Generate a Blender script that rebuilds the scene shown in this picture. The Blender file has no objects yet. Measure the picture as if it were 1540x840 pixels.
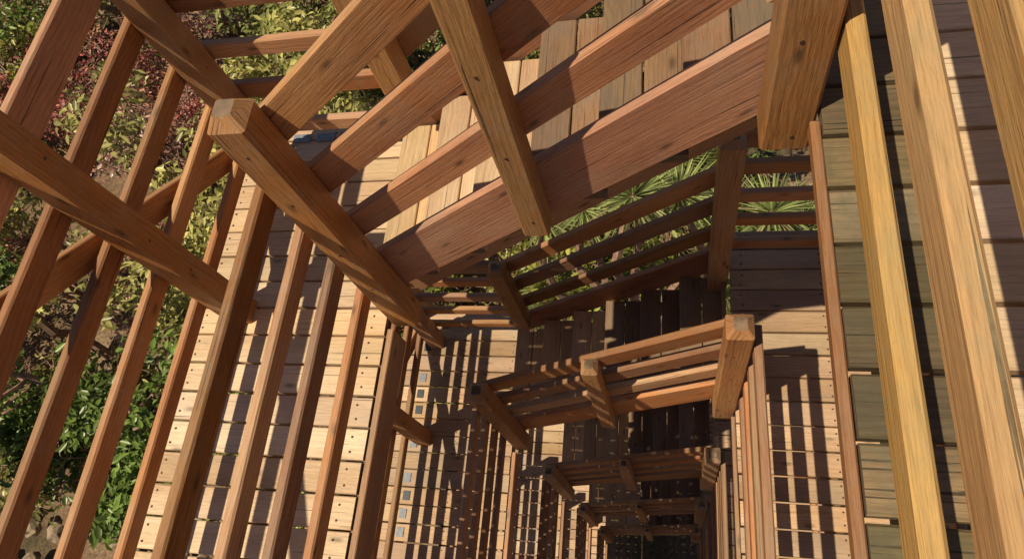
import bpy, math, random
import numpy as np
from mathutils import Vector, Matrix
random.seed(7); rng=np.random.default_rng(7)
S=1.15; DG=13.3
SUN=Vector((-0.36,-0.21,0.91)).normalized()
def W(X,Y,D): return Vector((X*S,Y*S,(DG-D)*S))
scene=bpy.context.scene

# ---------------- materials ----------------
def nt(name):
    m=bpy.data.materials.new(name); m.use_nodes=True
    t=m.node_tree; t.nodes.clear()
    o=t.nodes.new('ShaderNodeOutputMaterial'); b=t.nodes.new('ShaderNodeBsdfPrincipled')
    t.links.new(b.outputs[0],o.inputs[0]); return m,t,b
def N(t,ty,**kw):
    n=t.nodes.new(ty)
    for k,v in kw.items(): setattr(n,k,v)
    return n
def ramp(t,stops):
    r=t.nodes.new('ShaderNodeValToRGB'); e=r.color_ramp.elements
    while len(e)<len(stops): e.new(0.5)
    for i,(p,c) in enumerate(stops):
        e[i].position=p; e[i].color=(c[0],c[1],c[2],1) if hasattr(c,'__len__') else (c,c,c,1)
    return r
def mixc(t,bl,f,a,b):
    n=t.nodes.new('ShaderNodeMix'); n.data_type='RGBA'; n.blend_type=bl
    for sock,val in ((n.inputs[0],f),(n.inputs[6],a),(n.inputs[7],b)):
        if isinstance(val,bpy.types.NodeSocket): t.links.new(val,sock)
        elif hasattr(val,'__len__'): sock.default_value=(val[0],val[1],val[2],1)
        else: sock.default_value=val
    return n.outputs[2]
def wood(name,cd,cm,cl,weather=0.25,wcol=(.16,.15,.11),var=.3,rough=.62,bump=.5,ring=1.0,upw=.28,streak=.5,hue=(.494,.509),crack=.27):
    m,t,b=nt(name); L=t.links.new
    uv=N(t,'ShaderNodeUVMap'); at=N(t,'ShaderNodeAttribute',attribute_name='rnd')
    sep=N(t,'ShaderNodeSeparateColor'); L(at.outputs[0],sep.inputs[0])
    def noise(sx,sy,det,dist=0.,rgh=.55):
        mp=N(t,'ShaderNodeMapping'); L(uv.outputs[0],mp.inputs[0]); mp.inputs['Scale'].default_value=(sx,sy,1)
        n=N(t,'ShaderNodeTexNoise',noise_dimensions='2D'); L(mp.outputs[0],n.inputs[0]); n.inputs['Scale'].default_value=1
        n.inputs['Detail'].default_value=det; n.inputs['Distortion'].default_value=dist; n.inputs['Roughness'].default_value=rgh
        return n.outputs[0]
    def M(op,a,b_):
        n=N(t,'ShaderNodeMath',operation=op)
        for i,v in enumerate((a,b_)):
            if isinstance(v,bpy.types.NodeSocket): L(v,n.inputs[i])
            elif v is not None: n.inputs[i].default_value=v
        return n.outputs[0]
    su=N(t,'ShaderNodeSeparateXYZ'); L(uv.outputs[0],su.inputs[0])
    nz=noise(1.1,5,1)
    mpk=N(t,'ShaderNodeMapping'); L(uv.outputs[0],mpk.inputs[0]); mpk.inputs['Scale'].default_value=(1.9,5.0,1)
    vk=N(t,'ShaderNodeTexVoronoi',voronoi_dimensions='2D'); L(mpk.outputs[0],vk.inputs[0]); vk.inputs['Scale'].default_value=1
    kd=ramp(t,[(0,1.),(.28,0.)]); L(vk.outputs['Distance'],kd.inputs[0])
    ph=M('ADD',M('ADD',M('MULTIPLY',su.outputs[1],330),M('MULTIPLY',nz,34)),M('MULTIPLY',kd.outputs[0],8))
    sn=M('SINE',ph,None)
    rg=ramp(t,[(0.,1.03),(.6,.97),(.85,.78),(1,.66)])
    mr=N(t,'ShaderNodeMapRange'); L(sn,mr.inputs[0]); mr.inputs[1].default_value=-1; mr.inputs[2].default_value=1; L(mr.outputs[0],rg.inputs[0])
    fine=noise(14,340,3,0,.75)
    med=noise(2.6,80,2,.1,.6)
    big=noise(.8,4,2,.2)
    base=ramp(t,[(.25,cd),(.5,cm),(.75,cl)]); L(big,base.inputs[0])
    rf=ramp(t,[(.3,.6),(.5,.97),(.7,1.12)]); L(fine,rf.inputs[0])
    rm=ramp(t,[(.25,.7),(.48,.97),(.7,1.08)]); L(med,rm.inputs[0])
    c=mixc(t,'MULTIPLY',.7,base.outputs[0],rf.outputs[0])
    c=mixc(t,'MULTIPLY',streak,c,rm.outputs[0])
    c=mixc(t,'MULTIPLY',.5*ring,c,rg.outputs[0])
    rk=ramp(t,[(.025,.25),(.05,.65),(.085,1.0)]); L(vk.outputs['Distance'],rk.inputs[0])
    c=mixc(t,'MULTIPLY',.8,c,rk.outputs[0])
    cr=noise(1.3,120,2,.1,.45); rc=ramp(t,[(crack-.02,.05),(crack,1.0)]); L(cr,rc.inputs[0])
    c=mixc(t,'MULTIPLY',.85,c,rc.outputs[0])
    tc=N(t,'ShaderNodeTexCoord'); nw=N(t,'ShaderNodeTexNoise'); L(tc.outputs['Object'],nw.inputs[0]); nw.inputs['Scale'].default_value=3.4; nw.inputs['Detail'].default_value=7; nw.inputs['Roughness'].default_value=.78
    rw=ramp(t,[(.45,0.),(.66,1.)]); L(nw.outputs[0],rw.inputs[0])
    geo=N(t,'ShaderNodeNewGeometry'); sg=N(t,'ShaderNodeSeparateXYZ'); L(geo.outputs['Normal'],sg.inputs[0])
    upf=N(t,'ShaderNodeMapRange'); L(sg.outputs[2],upf.inputs[0]); upf.inputs[1].default_value=.3; upf.inputs[2].default_value=.9; upf.inputs[4].default_value=upw
    mw=M('MULTIPLY',rw.outputs[0],weather*2)
    mw=M('MULTIPLY',M('ADD',mw,upf.outputs[0]),M('ADD',rf.outputs[0],-.05))
    cl_=N(t,'ShaderNodeClamp'); L(mw,cl_.inputs[0])
    c=mixc(t,'MIX',cl_.outputs[0],c,wcol)
    rv=N(t,'ShaderNodeMapRange'); L(sep.outputs[0],rv.inputs[0]); rv.inputs[3].default_value=1-var; rv.inputs[4].default_value=1+var
    hs=N(t,'ShaderNodeHueSaturation'); L(c,hs.inputs['Color']); L(rv.outputs[0],hs.inputs['Value'])
    rh=N(t,'ShaderNodeMapRange'); L(sep.outputs[1],rh.inputs[0]); rh.inputs[3].default_value=hue[0]; rh.inputs[4].default_value=hue[1]; L(rh.outputs[0],hs.inputs['Hue'])
    rs=N(t,'ShaderNodeMapRange'); L(sep.outputs[2],rs.inputs[0]); rs.inputs[3].default_value=.84; rs.inputs[4].default_value=1.05; L(rs.outputs[0],hs.inputs['Saturation'])
    L(hs.outputs[0],b.inputs['Base Color'])
    b.inputs['Roughness'].default_value=rough; b.inputs['Specular IOR Level'].default_value=.35
    hh=M('ADD',M('MULTIPLY',rf.outputs[0],.4),M('MULTIPLY',M('MULTIPLY',rc.outputs[0],rm.outputs[0]),1.))
    bp=N(t,'ShaderNodeBump'); bp.inputs['Strength'].default_value=bump; bp.inputs['Distance'].default_value=.004
    L(hh,bp.inputs['Height']); L(bp.outputs[0],b.inputs['Normal'])
    return m
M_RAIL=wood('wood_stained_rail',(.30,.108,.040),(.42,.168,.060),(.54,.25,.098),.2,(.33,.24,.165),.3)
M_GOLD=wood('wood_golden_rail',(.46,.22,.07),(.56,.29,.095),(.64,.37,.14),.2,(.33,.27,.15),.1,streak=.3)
M_POST=wood('wood_post',(.33,.132,.046),(.45,.195,.072),(.55,.275,.11),.22,(.34,.25,.17),.15,bump=.7)
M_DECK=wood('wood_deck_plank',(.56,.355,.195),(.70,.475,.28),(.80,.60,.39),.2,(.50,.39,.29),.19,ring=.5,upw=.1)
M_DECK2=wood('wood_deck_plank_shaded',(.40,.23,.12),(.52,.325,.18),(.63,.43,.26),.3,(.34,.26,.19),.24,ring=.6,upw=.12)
M_MOSS_SHADED=wood('wood_mossy_shaded_plank',(.13,.082,.038),(.20,.135,.065),(.28,.195,.10),.5,(.105,.095,.055),.35,upw=.1,crack=.32)  # mossy brown, darkened further by shade painted into the colour
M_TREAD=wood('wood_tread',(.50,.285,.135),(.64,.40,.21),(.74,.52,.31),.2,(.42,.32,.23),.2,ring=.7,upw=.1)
M_TREAD_SHADED=wood('wood_tread_shaded',(.17,.085,.042),(.26,.145,.075),(.34,.205,.115),.35,(.19,.15,.12),.28,ring=.7,upw=.12)  # darker tread wood: shade on the upper steps painted into the colour
def endgrain():
    m,t,b=nt('wood_end_grain'); L=t.links.new
    tc=N(t,'ShaderNodeTexCoord'); w=N(t,'ShaderNodeTexWave',wave_type='RINGS'); L(tc.outputs['Object'],w.inputs[0])
    w.inputs['Scale'].default_value=26; w.inputs['Distortion'].default_value=3; w.inputs['Detail'].default_value=3
    r=ramp(t,[(0,(.13,.085,.055)),(1,(.30,.20,.13))]); L(w.outputs[0],r.inputs[0])
    n=N(t,'ShaderNodeTexNoise'); L(tc.outputs['Object'],n.inputs[0]); n.inputs['Scale'].default_value=30; n.inputs['Detail'].default_value=6
    c=mixc(t,'MULTIPLY',.6,r.outputs[0],n.outputs[0]); L(c,b.inputs['Base Color']); b.inputs['Roughness'].default_value=.85
    return m
M_END=endgrain()
def simple(name,col,rough=.5,metal=0.,nscale=0,namt=.4):
    m,t,b=nt(name); b.inputs['Roughness'].default_value=rough; b.inputs['Metallic'].default_value=metal
    n=N(t,'ShaderNodeTexNoise'); tc=N(t,'ShaderNodeTexCoord'); t.links.new(tc.outputs['Object'],n.inputs[0]); n.inputs['Scale'].default_value=nscale or 20; n.inputs['Detail'].default_value=6
    r=ramp(t,[(.3,tuple(c*(1-namt) for c in col)),(.7,tuple(c*(1+namt*.4) for c in col))]); t.links.new(n.outputs[0],r.inputs[0])
    t.links.new(r.outputs[0],b.inputs['Base Color']); return m
M_BOLT=simple('rusty_screw',(.07,.045,.03),.6,.4)
M_PLAQ=simple('metal_plaque',(.22,.25,.30),.5,0,60)
M_PLAQD=simple('metal_plaque_dark',(.035,.05,.07),.5,0,60)

# ---------------- mesh collector ----------------
class Col:
    def __init__(s): s.v=[];s.f=[];s.uv=[];s.rn=[];s.mi=[];s.mats=[]
    def mat(s,m):
        if m not in s.mats: s.mats.append(m)
        return s.mats.index(m)
    def loft(s,rings,mat,end=M_END,alongs=None,rnd=None):
        n=len(rings[0]); base=len(s.v); mi=s.mat(mat); me=s.mat(end)
        rnd=rnd or (random.random(),random.random(),random.random())
        uo,vo=random.uniform(0,40),random.uniform(0,40)
        if alongs is None:
            alongs=[0]; 
            for i in range(1,len(rings)):
                c0=sum(rings[i-1],Vector())/n; c1=sum(rings[i],Vector())/n; alongs.append(alongs[-1]+(c1-c0).length)
        per=[0]; R=rings[len(rings)//2]
        for i in range(n): per.append(per[-1]+(R[(i+1)%n]-R[i]).length)
        for r in rings:
            for p in r: s.v.append(p); s.rn.append(rnd)
        for i in range(len(rings)-1):
            for j in range(n):
                k=(j+1)%n
                s.f.append((base+i*n+j,base+i*n+k,base+(i+1)*n+k,base+(i+1)*n+j))
                s.uv+= [(alongs[i]+uo,per[j]+vo),(alongs[i]+uo,per[j+1]+vo),(alongs[i+1]+uo,per[j+1]+vo),(alongs[i+1]+uo,per[j]+vo)]
                s.mi.append(mi)
        for idx,rev in ((0,True),(len(rings)-1,False)):
            f=[base+idx*n+j for j in range(n)]
            if rev: f=f[::-1]
            s.f.append(tuple(f)); s.uv+=[(s.v[q].x,s.v[q].y) for q in f]; s.mi.append(me)
    def prism(s,p0,p1,a,b,ch,mat,rnd=None,end=M_END,warp=0.):
        la,lb=a.length,b.length; ca=a*(1-ch/la); cb=b*(1-ch/lb)
        sec=[-a-cb,-a+cb,-ca+b,ca+b,a+cb,a-cb,ca-b,-ca-b]
        d=(p1-p0)
        if a.cross(b).dot(d)>0: sec=sec[::-1]
        nseg=3 if warp else 1
        rings=[]
        for i in range(nseg+1):
            c=p0+d*(i/nseg)
            if warp and 0<i<nseg: c=c+a.normalized()*random.uniform(-warp,warp)+b.normalized()*random.uniform(-warp,warp)
            rings.append([c+q for q in sec])
        s.loft(rings,mat,end=end,rnd=rnd)
    def box(s,X0,X1,Y0,Y1,D0,D1,axis,mat,ch=.004,rnd=None,warp=0.,end=M_END):
        c=W((X0+X1)/2,(Y0+Y1)/2,(D0+D1)/2); h=Vector((abs(X1-X0),abs(Y1-Y0),abs(D1-D0)))*S/2
        ax=[Vector((h.x,0,0)),Vector((0,h.y,0)),Vector((0,0,h.z))]
        L=ax.pop(axis); s.prism(c-L,c+L,ax[0],ax[1],ch,mat,rnd,warp=warp,end=end)
    def post(s,X,Y,D0,D1,mat,half=.06,point=False,rnd=None):
        c=W(X,Y,0); z0=(DG-D0)*S; z1=(DG-D1)*S
        def ring(z,h,ch,dx=0,dy=0):
            k=h-ch
            pts=[(-h,-k),(-h,k),(-k,h),(k,h),(h,k),(h,-k),(k,-h),(-k,-h)]
            return [Vector((c.x+x+dx,c.y+y+dy,z)) for x,y in pts][::-1]
        r=[]
        if point:
            r.append(ring(z1-.035,half*.35,.004,.012,-.01)); r.append(ring(z1,half,.008))
        else:
            r.append(ring(z1-.018,half*.75,.006)); r.append(ring(z1,half,.008))
        zz=z1+(z0-z1)*.5
        r.append(ring(zz,half,.008,random.uniform(-.002,.002),random.uniform(-.002,.002)))
        r.append(ring(z0-.04,half,.008)); r.append(ring(z0,half*.5,.006))
        s.loft([x[::-1] for x in r],mat,rnd=rnd)
    def disc(s,c,nrm,r,h,mat,n=8):
        nrm=nrm.normalized(); t=nrm.orthogonal().normalized(); q=nrm.cross(t)
        def rg(rr,hh): return [c+nrm*hh+(t*math.cos(2*math.pi*i/n)+q*math.sin(2*math.pi*i/n))*rr for i in range(n)]
        s.loft([rg(r,-.002),rg(r,h*.5),rg(r*.6,h)],mat,end=mat)
    def build(s,name,parent=None):
        me=bpy.data.meshes.new(name); me.from_pydata([tuple(p) for p in s.v],[],s.f)
        for m in s.mats: me.materials.append(m)
        uvl=me.uv_layers.new(name='UVMap'); uvl.data.foreach_set('uv',np.array(s.uv,dtype=np.float32).ravel())
        at=me.attributes.new('rnd','FLOAT_COLOR','POINT')
        a=np.ones((len(s.v),4),dtype=np.float32); a[:,:3]=np.array(s.rn); at.data.foreach_set('color',a.ravel())
        me.polygons.foreach_set('material_index',np.array(s.mi,dtype=np.int32)); me.update()
        o=bpy.data.objects.new(name,me); scene.collection.objects.link(o)
        if parent: o.parent=parent
        return o

# ---------------- tower ----------------
XL,XR=-1.13,.288          # well edges
YF,YN=1.06,-.90
OW=.89                   # deck width
PITCH=.1225
HR=[(-.235,-.16),(-.485,-.40),(-.715,-.63),(-.955,-.87)]
TOP=(-1.20,-1.07)
T=.034
def j(a): return random.uniform(-a,a)
def deck(D,side,k):
    c=Col(); x0,x1=(XL-OW,XL) if side<0 else (XR,XR+OW)
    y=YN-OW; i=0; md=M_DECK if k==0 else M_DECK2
    while y<YF+OW-.02:
        w=PITCH-.0095+j(.0025)
        a,b=x0+j(.008),x1+j(.008)
        if side>0: a=x0+random.uniform(0,.005)
        else: b=x1-random.uniform(0,.005)
        rn=(random.random(),random.random(),random.random())
        if side>0 and k==0:
            c.box(a,x0+.16,y,y+w,D+j(.0015),D+.033,0,M_MOSS_SHADED,.006,rn)  # inner plank strip, its shade painted in along with the mossy tone
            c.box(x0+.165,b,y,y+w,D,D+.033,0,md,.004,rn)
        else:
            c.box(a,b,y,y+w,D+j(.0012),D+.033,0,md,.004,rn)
        for xx in (x0+.06,(x0+x1)/2+.02,x1-.06):
            for yy in (y+.028,y+w-.028):
                c.disc(W(xx+j(.006),yy+j(.004),D-.0008),Vector((0,0,1)),.0055,.002,M_BOLT,6)
        y+=PITCH; i+=1
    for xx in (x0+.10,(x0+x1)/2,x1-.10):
        c.box(xx-.017,xx+.017,YN-OW,YF+OW,D+.036,D+.19,1,M_MOSS_SHADED)
    if side<0: c.box(x1+.0005,x1+.0285,YN+.13,YF-.125,D+.012,D+.165,1,M_RAIL)
    else: c.box(x0-.0205,x0-.0005,YN+.13,YF-.125,D+.001,D+.035,1,M_RAIL)
    return c.build('wooden_deck')
def rails_y(c,x0,x1,y0,y1,D,wide,mat):
    for a,b in HR:
        rn=(random.random(),random.random(),random.random())
        c.box(x0,x1,y0+j(.01),y1+j(.01),D+a+j(.004),D+b+j(.004),1,mat,.007,rn,warp=.003)
    if wide: c.box(x0,x1,y0,y1,D+TOP[0],D+TOP[1],1,mat,.007,warp=.003)
def rails_x(c,y0,y1,x0,x1,D,wide,mat):
    for a,b in HR:
        c.box(x0+j(.01),x1+j(.01),y0,y1,D+a+j(.004),D+b+j(.004),0,mat,.007,warp=.003)
    if wide: c.box(x0,x1,y0,y1,D+TOP[0],D+TOP[1],0,mat,.007,warp=.003)
def bolts(c,X,Y,ds,dirs,h=.06):
    for d in ds:
        for dv in dirs:
            c.disc(W(X,Y,d+j(.01))+Vector(dv)*h+Vector((j(.015)*dv[1],j(.015)*dv[0],0)),Vector(dv),.0055,.002,M_BOLT,8)
SL=.765
def slope_rails(c,y0,y1,xt,xb,Dt,mat,sgn):
    def ref(x): return Dt+.035+SL*abs(x-xt)
    for a,b in ((-1.03,-.89),(-.77,-.63),(-.49,-.36),(-.24,.03)):
        o=j(.004)
        p0=W(xt,(y0+y1)/2,ref(xt)+(a+b)/2+o); p1=W(xb,(y0+y1)/2,ref(xb)+(a+b)/2+o)
        c.prism(p0,p1,Vector((0,(y1-y0)/2*S,0)),Vector((0,0,(b-a)/2*S)),.006,mat,warp=.002)
    return ref
def stairs(yi,yo,xt,xb,Dt,k,name='wooden_staircase'):
    c=Col(); s=-1 if xb<xt else 1
    n=7; rise=1.2/n; run=abs(xb-xt)/6
    y0,y1=min(yi,yo),max(yi,yo)
    for i in range(1,n):
        D=Dt+rise*i; xa=xt+s*run*(i-1); xe=xt+s*(run*i+.02)
        xm=(xa+xe)/2
        g=.003; mt=M_TREAD_SHADED if i<=3 else M_TREAD  # upper treads of each flight get the wood with painted shade
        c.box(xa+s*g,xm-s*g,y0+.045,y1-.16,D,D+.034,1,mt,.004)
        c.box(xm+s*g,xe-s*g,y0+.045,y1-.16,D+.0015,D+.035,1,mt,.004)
        c.box(xa+s*.002,xa+s*.02,y0+.06,y1-.165,D-rise+.04,D-.002,1,mt,.003)
    def ref(x): return Dt+.13+rise*.5+ (1.2/abs(xb-xt))*.92*abs(x-xt)
    for yy in (y0+.13,(y0+y1)/2-.05,y1-.22):
        c.prism(W(xt,yy,ref(xt)),W(xb,yy,ref(xb)),Vector((0,.019,0)),Vector((0,0,.085)),.003,M_RAIL)
    return c.build(name)

K=5
for k in range(K):
    o=2.4*k; DR=1.25+o; DL=2.45+o
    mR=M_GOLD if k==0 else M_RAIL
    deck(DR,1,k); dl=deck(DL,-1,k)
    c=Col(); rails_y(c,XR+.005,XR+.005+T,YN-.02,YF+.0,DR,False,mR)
    c.build('wooden_railing')
    c=Col(); rails_y(c,XL-.005-T,XL-.005,YN-.02,YF+.0,DL,False,M_RAIL)
    c.build('wooden_railing')
    c=Col(); xo=XL-.71
    rails_y(c,xo-T,xo,YN-.75,YF+.74,DL,True,M_RAIL)
    for yy in (YF+.68,1.0,-.75,YN-.7):
        c.post(xo+.0535,yy,DL-1.42,DL+.03,M_POST); bolts(c,xo+.0535,yy,[DL+q for q in(-1.13,-.67,-.44)],[(1,0,0)])
    c.build('wooden_railing')
    c=Col(); xo2=XR+.69
    rails_y(c,xo2,xo2+T,YN-.75,YF+.74,DR,True,M_RAIL)
    for yy in (YF+.68,1.0,-.75,YN-.7): c.post(xo2-.0535,yy,DR-1.28,DR+.1,M_POST)
    c.build('wooden_railing')
    yo=YF+.745
    c=Col(); rails_x(c,yo,yo+T,xo,-1.04,DL,True,M_RAIL); c.build('wooden_railing')
    c=Col(); rails_x(c,yo,yo+T,.23,xo2,DR,True,M_RAIL); c.build('wooden_railing')
    c=Col(); ref=slope_rails(c,YF+.003,YF+.003+T,.26,XL+.02,DR+.02,M_RAIL,1)
    c.post(-1.06,1.008,DL-1.28,DL+.03,M_POST)
    c.post(-.40,1.021,DR-.52,DR+.545,M_POST,half=.046,point=True)
    c.post(.235,1.008,DR-1.09,DR+.125,M_POST)
    bolts(c,-1.06,1.008,[DL+q for q in(-1.15,-.9,-.6,-.33)],[(0,-1,0)])
    bolts(c,-.4,1.021,[ref(-.4)+q for q in(-.96,-.70,-.42,-.1)],[(0,-1,0)],.046)
    bolts(c,.235,1.008,[DR+q for q in(-.85,-.55,-.2,.08)],[(0,-1,0)])
    c.build('wooden_railing')
    c=Col(); slope_rails(c,yo,yo+T,.26,XL+.02,DR+.02,M_RAIL,1)
    for x,a,b in ((-1.03,DL-1.28,DL-.42),(.228,DR-1.25,DR+.167)): c.post(x,yo-.0535,a,b,M_POST)
    c.build('wooden_railing')
    stairs(YF,YF+OW,XR-.02,XL+.02,DR,k)
    stairs(YN,YN-OW+.14,XL+.02,XR-.02,DL,k)
    for yy0,yp in ((YN-.003-T,YN+.0505),(YN-.72,YN-.665)):
        c=Col(); slope_rails(c,yy0,yy0+T,XL+.03,XR-.03,DL+.02,M_RAIL,1)
        c.post(-1.05,yp,DL-1.25,DL+.16,M_POST); c.post(-.4,yp,DL-.52,DL+.58,M_POST); c.post(.228,yp,DL+1.2-1.28,DL+1.31,M_POST)
        c.build('wooden_railing')
    c=Col()
    c.prism(W(xo-.075,1.85,DL-.07),W(xo-.075,-.3,DL-1.55),Vector((.019,0,0)),Vector((0,0,.07)),.005,M_RAIL)
    if k<2: c.build('diagonal_brace')
    c=Col(); y=YN-OW; 
    while y<YF+OW-.02:
        if random.random()<.7:
            m=M_PLAQ if random.random()<.5 else M_PLAQD
            x=XL-.735+j(.006); yc=y+PITCH*.47
            c.box(x-.025,x+.025,yc-.032,yc+.032,DL-.007,DL-.0025,0,m,.001,end=m)
        y+=PITCH
    for x in (-1.72,-1.60,-1.48): c.box(x-.045,x+.045,YF+OW-.085,YF+OW-.04,DL-.007,DL-.0025,0,M_PLAQ,.001,end=M_PLAQ)
    c.build('plaques',parent=dl)
for x,y in ((XL-OW+.03,YF+OW+.06),(XR+OW-.03,YF+OW+.06),(XL-OW+.03,YN-OW-.06),(XR+OW-.03,YN-OW-.06)):
    c=Col(); c.post(x,y,1.45 if x>0 else 2.65,DG-.0,M_POST,half=.1); c.build('support_column')

# ---------------- ground ----------------
def ground():
    n=140; ext=260
    g=np.linspace(-1,1,n); g=np.sign(g)*np.abs(g)**2.2*ext
    xx,yy=np.meshgrid(g,g); 
    zz=.35*np.sin(xx*.21+1)*np.cos(yy*.17)+.12*np.sin(xx*.9)*np.sin(yy*.8+1)
    r=np.sqrt(xx**2+yy**2); zz=zz*np.clip((r-3)/6,0,1)
    v=np.stack([xx,yy,zz],-1).reshape(-1,3)
    idx=np.arange(n*n).reshape(n,n); f=np.stack([idx[:-1,:-1],idx[:-1,1:],idx[1:,1:],idx[1:,:-1]],-1).reshape(-1,4)
    me=bpy.data.meshes.new('ground'); me.from_pydata(v.tolist(),[],f.tolist()); 
    for p in me.polygons: p.use_smooth=True
    m,t,b=nt('leaf_litter_ground'); L=t.links.new
    tc=N(t,'ShaderNodeTexCoord'); n1=N(t,'ShaderNodeTexNoise'); L(tc.outputs['Object'],n1.inputs[0]); n1.inputs['Scale'].default_value=.35; n1.inputs['Detail'].default_value=9
    n2=N(t,'ShaderNodeTexNoise'); L(tc.outputs['Object'],n2.inputs[0]); n2.inputs['Scale'].default_value=9; n2.inputs['Detail'].default_value=8; n2.inputs['Roughness'].default_value=.75
    r1=ramp(t,[(.35,(.08,.07,.03)),(.5,(.24,.15,.09)),(.65,(.38,.27,.17))]); L(n1.outputs[0],r1.inputs[0])
    r2=ramp(t,[(.3,.25),(.5,.9),(.7,1.5)]); L(n2.outputs[0],r2.inputs[0])
    L(mixc(t,'MULTIPLY',1.,r1.outputs[0],r2.outputs[0]),b.inputs['Base Color']); b.inputs['Roughness'].default_value=.95
    bp=N(t,'ShaderNodeBump'); bp.inputs['Distance'].default_value=.08; L(n2.outputs[0],bp.inputs['Height']); L(bp.outputs[0],b.inputs['Normal'])
    me.materials.append(m); o=bpy.data.objects.new('ground',me); scene.collection.objects.link(o)
ground()

# ---------------- foliage ----------------
def leafmat(name,trans=.35):
    m,t,b=nt(name); L=t.links.new
    at=N(t,'ShaderNodeAttribute',attribute_name='lc')
    L(at.outputs[0],b.inputs['Base Color']); b.inputs['Roughness'].default_value=.34
    tr=N(t,'ShaderNodeBsdfTranslucent'); L(at.outputs[0],tr.inputs[0])
    mx=N(t,'ShaderNodeMixShader'); mx.inputs[0].default_value=trans
    L(b.outputs[0],mx.inputs[1]); L(tr.outputs[0],mx.inputs[2])
    L(mx.outputs[0],[n for n in t.nodes if n.type=='OUTPUT_MATERIAL'][0].inputs[0]); return m
M_LEAF=leafmat('leaf'); M_BARK=simple('bark',(.36,.22,.16),.9,0,12,.5)
def leaves_mesh(name,P,Nn,size,colr,asp=.45):
    n=len(P); t=rng.normal(size=(n,3)); t-= (t*Nn).sum(1)[:,None]*Nn; t/=np.linalg.norm(t,axis=1)[:,None]
    q=np.cross(Nn,t); s=size[:,None]
    V=np.empty((n,6,3)); 
    V[:,0]=P-t*s*.5; V[:,1]=P-t*s*.1+q*s*asp*.5+Nn*s*.06; V[:,2]=P+t*s*.25+q*s*asp*.38+Nn*s*.04
    V[:,3]=P+t*s*.55-Nn*s*.08; V[:,4]=P+t*s*.25-q*s*asp*.38+Nn*s*.04; V[:,5]=P-t*s*.1-q*s*asp*.5+Nn*s*.06
    me=bpy.data.meshes.new(name); me.vertices.add(n*6); me.vertices.foreach_set('co',V.astype(np.float32).ravel())
    b=(np.arange(n)*6)[:,None]
    F=np.concatenate([b+np.array([0,1,2,3]),b+np.array([0,3,4,5])],1).ravel()
    me.loops.add(n*8); me.loops.foreach_set('vertex_index',F.astype(np.int32))
    me.polygons.add(n*2); me.polygons.foreach_set('loop_start',(np.arange(n*2)*4).astype(np.int32)); me.polygons.foreach_set('loop_total',np.full(n*2,4,dtype=np.int32))
    me.update(calc_edges=True)
    at=me.attributes.new('lc','FLOAT_COLOR','POINT'); a=np.ones((n,6,4),dtype=np.float32); a[:,:,:3]=colr[:,None,:]; at.data.foreach_set('color',a.ravel())
    me.materials.append(M_LEAF); return me
def unit(v): return v/np.linalg.norm(v,axis=-1,keepdims=True)
GREENS=[np.array(c) for c in ((.30,.35,.06),(.40,.40,.09),(.17,.25,.05),(.46,.43,.14),(.32,.34,.10))]
REDS=[np.array(c) for c in ((.78,.24,.20),(.66,.33,.20),(.80,.42,.37),(.66,.19,.17))]
shP=[];shN=[];shS=[];shC=[]; tw=Col()
def twig(c,p,q,r0,r1,seg=2):
    d=(q-p); t=d.normalized().orthogonal().normalized(); u=d.normalized().cross(t); rings=[]
    for i in range(seg+1):
        f=i/seg; cc=p+d*f+ (Vector((j(1),j(1),j(1)))*d.length*.06 if 0<f<1 else Vector())
        r=r0+(r1-r0)*f
        rings.append([cc+(t*math.cos(a)+u*math.sin(a))*r for a in (0,1.257,2.513,3.77,5.027)])
    c.loft(rings,M_BARK,end=M_BARK)
def shrub(x,y,z0,R,H,nleaf,pal,ls):
    nl=rng.integers(9,16)
    cen=unit(rng.normal(size=(nl,3)))*rng.uniform(.3,.85,(nl,1))*np.array([R,R,H*.5])+np.array([x,y,z0+H*.55])
    rad=rng.uniform(.22,.42,nl)*min(R,H)
    w=rad**2; w/=w.sum(); k=rng.choice(nl,nleaf,p=w)
    d=unit(rng.normal(size=(nleaf,3))); d[:,2]=np.abs(d[:,2])*1.0-.15
    rr=rad[k]*rng.uniform(.5,1.3,nleaf)
    P=cen[k]+d*rr[:,None]; Nn=unit(d+rng.normal(size=(nleaf,3))*.6+np.array([0,0,.35]))
    base=pal[rng.integers(len(pal))]; lb=rng.uniform(.55,1.3,(nl,1))
    C=np.clip(base*lb[k]*rng.uniform(.3,1.4,(nleaf,1)),0,.8)
    shP.append(P);shN.append(Nn);shS.append(rng.uniform(.5,1.3,nleaf)*ls);shC.append(C)
    b0=Vector((x,y,z0-.1))
    for i in range(nl):
        cc=Vector(cen[i]); twig(tw,b0+Vector((j(.15),j(.15),0)),cc,.03,.014,3)
        for _ in range(5):
            e=cc+Vector(unit(rng.normal(size=3)))*rad[i]*1.6; e.z=max(e.z,cc.z); twig(tw,cc,e,.014,.007,2)
cnt=0
for i in range(600):
    x=random.uniform(-24,2); y=random.uniform(-4,22)
    if x>-4.5 and y<5.2: continue
    if x<-9 and y<1.6: continue
    if random.random()<.10: continue
    R=random.uniform(.7,1.6); H=random.uniform(1.0,3.2)+ (1.8 if random.random()<.3 else 0)
    red=(math.hypot(x+14.0,y-10.0)<5.0 and random.random()<.6) or random.random()<.08
    pal=REDS if red else GREENS
    if red: H+=.8
    shrub(x,y,0,R,H,int((210 if not red else 260)*R*R+150),pal,random.choice([.15,.19,.24]) if not red else .14); cnt+=1
    if cnt>250: break
me=leaves_mesh('shrub_thicket',np.concatenate(shP),np.concatenate(shN),np.concatenate(shS),np.concatenate(shC))
thicket=bpy.data.objects.new('shrub_thicket',me); scene.collection.objects.link(thicket)
tw.build('branches',parent=thicket)

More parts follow.
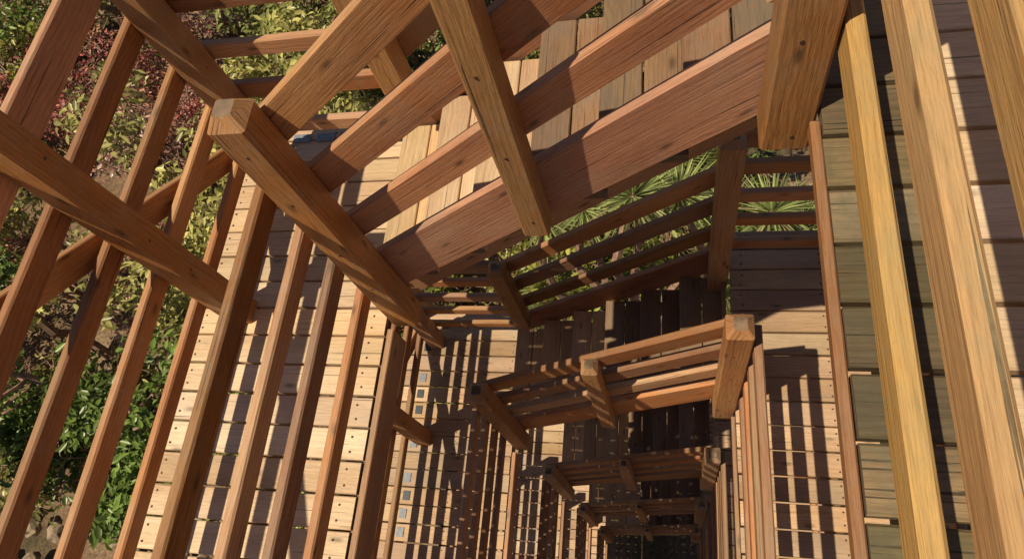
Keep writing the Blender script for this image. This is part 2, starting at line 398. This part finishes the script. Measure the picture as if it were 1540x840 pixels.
def tree(x,y,H,R,nleaf,pal,ls,name='broadleaf_tree'):
    c=Col(); top=Vector((x+j(.6),y+j(.6),H*.8)); twig(c,Vector((x,y,-.2)),top,.15,.05,5)
    tips=[]
    for i in range(11):
        f=random.uniform(.35,.95); p=Vector((x,y,0)).lerp(top,f); a=random.uniform(0,6.28)
        q=p+Vector((math.cos(a)*R*random.uniform(.5,1),math.sin(a)*R*random.uniform(.5,1),random.uniform(.4,1.6))); twig(c,p,q,.05,.02,4); tips.append(q)
        for _ in range(4):
            r=q+Vector((j(1),j(1),random.uniform(0,.8)))*R*.35; twig(c,p.lerp(q,random.uniform(.5,1)),r,.018,.006,2); tips.append(r)
    tips.append(top)
    T_=np.array([tuple(q) for q in tips]); k=rng.integers(len(T_),size=nleaf)
    d=unit(rng.normal(size=(nleaf,3))); P=T_[k]+d*rng.uniform(.05,1,(nleaf,1))**.5*R*.24
    Nn=unit(d*.4+rng.normal(size=(nleaf,3))*.6+np.array([0,0,.8]))
    lb=rng.uniform(.65,1.4,(len(T_),1)); C=pal[rng.integers(len(pal))]*lb[k]*rng.uniform(.45,1.35,(nleaf,1))
    o=c.build(name)
    lo=bpy.data.objects.new('crown',leaves_mesh('crown',P,Nn,rng.uniform(.6,1.3,nleaf)*ls,C)); scene.collection.objects.link(lo); lo.parent=o
for (x,y,H,R) in ((-9.5,6,7.5,2.0),(-8.5,12.5,7,2),(-15,5.0,7,2.2),(-9.5,2.6,6,1.7),(-5,14,6.5,2.2),(-18,16,8,2.6),(-7.5,8.5,7,1.8),(-12.5,3.4,6.5,1.9)):
    tree(x,y,H,R,4000,GREENS,.18)

def frond_obj(me_v,me_f,col,o,nm):
    me=bpy.data.meshes.new(nm); me.from_pydata([tuple(v) for v in me_v],[],me_f); at=me.attributes.new('lc','FLOAT_COLOR','POINT'); at.data.foreach_set('color',np.array(col,dtype=np.float32).ravel())
    me.materials.append(M_LEAF); f=bpy.data.objects.new(nm,me); scene.collection.objects.link(f); f.parent=o
def palm(x,y,z,R,nf,name='palmetto_palm'):
    c=Col(); twig(c,Vector((x,y,-.2)),Vector((x,y,z)),.12,.10,4)
    me_v=[];me_f=[];col=[]
    for i in range(nf):
        az=i*2.399+j(.2); el=random.uniform(.0,1.2); L=R*random.uniform(.7,1.1)
        d=Vector((math.cos(az)*math.cos(el),math.sin(az)*math.cos(el),math.sin(el)))
        hub=Vector((x,y,z))+d*L*.35; twig(c,Vector((x,y,z)),hub,.012,.008,2)
        side=d.cross(Vector((0,0,1))).normalized(); up=side.cross(d)
        cc=np.array([.30,.33,.11])*random.uniform(.4,1.4)
        for b in range(17):
            a=(b-8)/8*1.25; dd=(d*math.cos(a)+side*math.sin(a)).normalized(); ll=L*.65*(1-.15*abs(a))
            w=up.cross(dd).normalized()*.009*R
            tip=hub+dd*ll+Vector((0,0,-.12*ll)); mid=hub+dd*ll*.5+Vector((0,0,.02))
            n0=len(me_v); me_v+= [hub-w*.3,hub+w*.3,mid+w,tip,mid-w]; me_f.append((n0,n0+1,n0+2,n0+3,n0+4)); col+= [tuple(cc)+(1,)]*5
    frond_obj(me_v,me_f,col,c.build(name),'fronds')
def yucca(x,y,heads,name='yucca_plant'):
    c=Col(); me_v=[];me_f=[];col=[]
    for (dx,dy,z,R) in heads:
        h=Vector((x+dx,y+dy,z)); twig(c,Vector((x+dx*.2,y+dy*.2,-.2)),h,.10,.06,5)
        for i in range(110):
            az=i*2.399+j(.25); el=math.asin(min(1,max(-.35,-.3+1.3*(i/110)+j(.08)))); L=R*random.uniform(.8,1.1)
            d=Vector((math.cos(az)*math.cos(el),math.sin(az)*math.cos(el),math.sin(el))); side=d.cross(Vector((0.01,0,1))).normalized()
            cc=np.array([.34,.39,.15])*random.uniform(.35,1.6)
            if el<-.15: cc=np.array([.5,.4,.22])*random.uniform(.5,1)
            w=.015*R/.8
            b0=h+d*.05; m1=h+d*L*.45+Vector((0,0,.01)); tp=h+d*L+Vector((0,0,-.06*L)); n0=len(me_v)
            keel=side.cross(d)*-.010
            me_v+=[b0-side*w*.7,b0+side*w*.7,m1+side*w,tp,m1-side*w,b0+keel,m1+keel]
            me_f+=[(n0+5,n0+1,n0+2,n0+6),(n0+6,n0+2,n0+3),(n0,n0+5,n0+6,n0+4),(n0+4,n0+6,n0+3)]; col+=[tuple(cc)+(1,)]*7
    frond_obj(me_v,me_f,col,c.build(name),'leaf_blades')
yucca(-.5,4.5,[(0,0,8.0,.7),(.55,.35,7.4,.7),(-.7,.3,7.2,.65),(.1,.9,6.8,.65)])
yucca(1.2,4.8,[(0,0,7.0,.7),(-.5,.5,6.3,.65),(.5,.2,6.4,.65)])
yucca(-1.9,5.2,[(0,0,6.2,.7),(.5,.4,5.6,.7)])
for (x,y,z,R) in ((-.2,7.6,4.2,1.5),(-2.4,5.6,2.2,1.1),(.6,5.6,3.0,1.1),(-7.5,4.6,3.4,1.2),(-1.6,4.4,1.2,.9)):
    palm(x,y,z,R,30)

M_STONE=simple('rubble_stone',(.34,.25,.17),.9,0,6,.6)
import bmesh
def rockfield(name,pts):
    bm=bmesh.new()
    for (x,y,z,s) in pts:
        r=bmesh.ops.create_icosphere(bm,subdivisions=2,radius=1,matrix=Matrix.Translation((x,y,z))@Matrix.Rotation(random.uniform(0,6),4,'Z')@Matrix.Diagonal((s*random.uniform(.8,1.5),s*random.uniform(.7,1.1),s*random.uniform(.5,.8),1)))
        for v in r['verts']: v.co+=Vector((j(1),j(1),j(1)))*s*.12
    me=bpy.data.meshes.new(name); bm.to_mesh(me); bm.free(); me.materials.append(M_STONE)
    o=bpy.data.objects.new(name,me); scene.collection.objects.link(o)
for row in range(4):
    pts=[]; x=-22
    while x<-7:
        s=random.uniform(.12,.28); pts.append((x,1.3-row*.9+.25*math.sin(x*.7)+j(.12),.1,s)); x+=s*2.6
    rockfield('stone_wall',pts)
rockfield('rocks',[(random.uniform(-8,-3),random.uniform(8,15),.1,random.uniform(.2,.5)) for _ in range(40)])

# ---------------- light, world, camera ----------------
w=bpy.data.worlds.new('World'); scene.world=w; w.use_nodes=True; t=w.node_tree
sky=t.nodes.new('ShaderNodeTexSky'); sky.sky_type='NISHITA'; sky.sun_disc=False
sky.sun_elevation=math.asin(SUN.z); sky.sun_rotation=math.atan2(SUN.x,SUN.y)
bg=t.nodes['Background']; bg.inputs[1].default_value=.05; t.links.new(sky.outputs[0],bg.inputs[0])
ld=bpy.data.lights.new('sun','SUN'); ld.energy=5; ld.angle=math.radians(.5); ld.color=(1,.86,.62)
lo=bpy.data.objects.new('sun',ld); scene.collection.objects.link(lo); lo.rotation_euler=SUN.to_track_quat('Z','Y').to_euler()
cd=bpy.data.cameras.new('camera'); cam=bpy.data.objects.new('camera',cd); scene.collection.objects.link(cam)
fwd=Vector((-.2274,.4123,-.8820)).normalized(); rt=Vector((.9738,.0899,-.2090)); rt=(rt-fwd*rt.dot(fwd)).normalized(); up=rt.cross(fwd)
cam.matrix_world=Matrix.Translation(W(0,0,0))@Matrix((rt,up,-fwd)).transposed().to_4x4()
cd.sensor_width=36; cd.lens=1055/1540*36; cd.clip_start=.02; cd.clip_end=1000
scene.camera=cam
scene.view_settings.view_transform='Standard'; scene.view_settings.look='None'; scene.view_settings.exposure=0
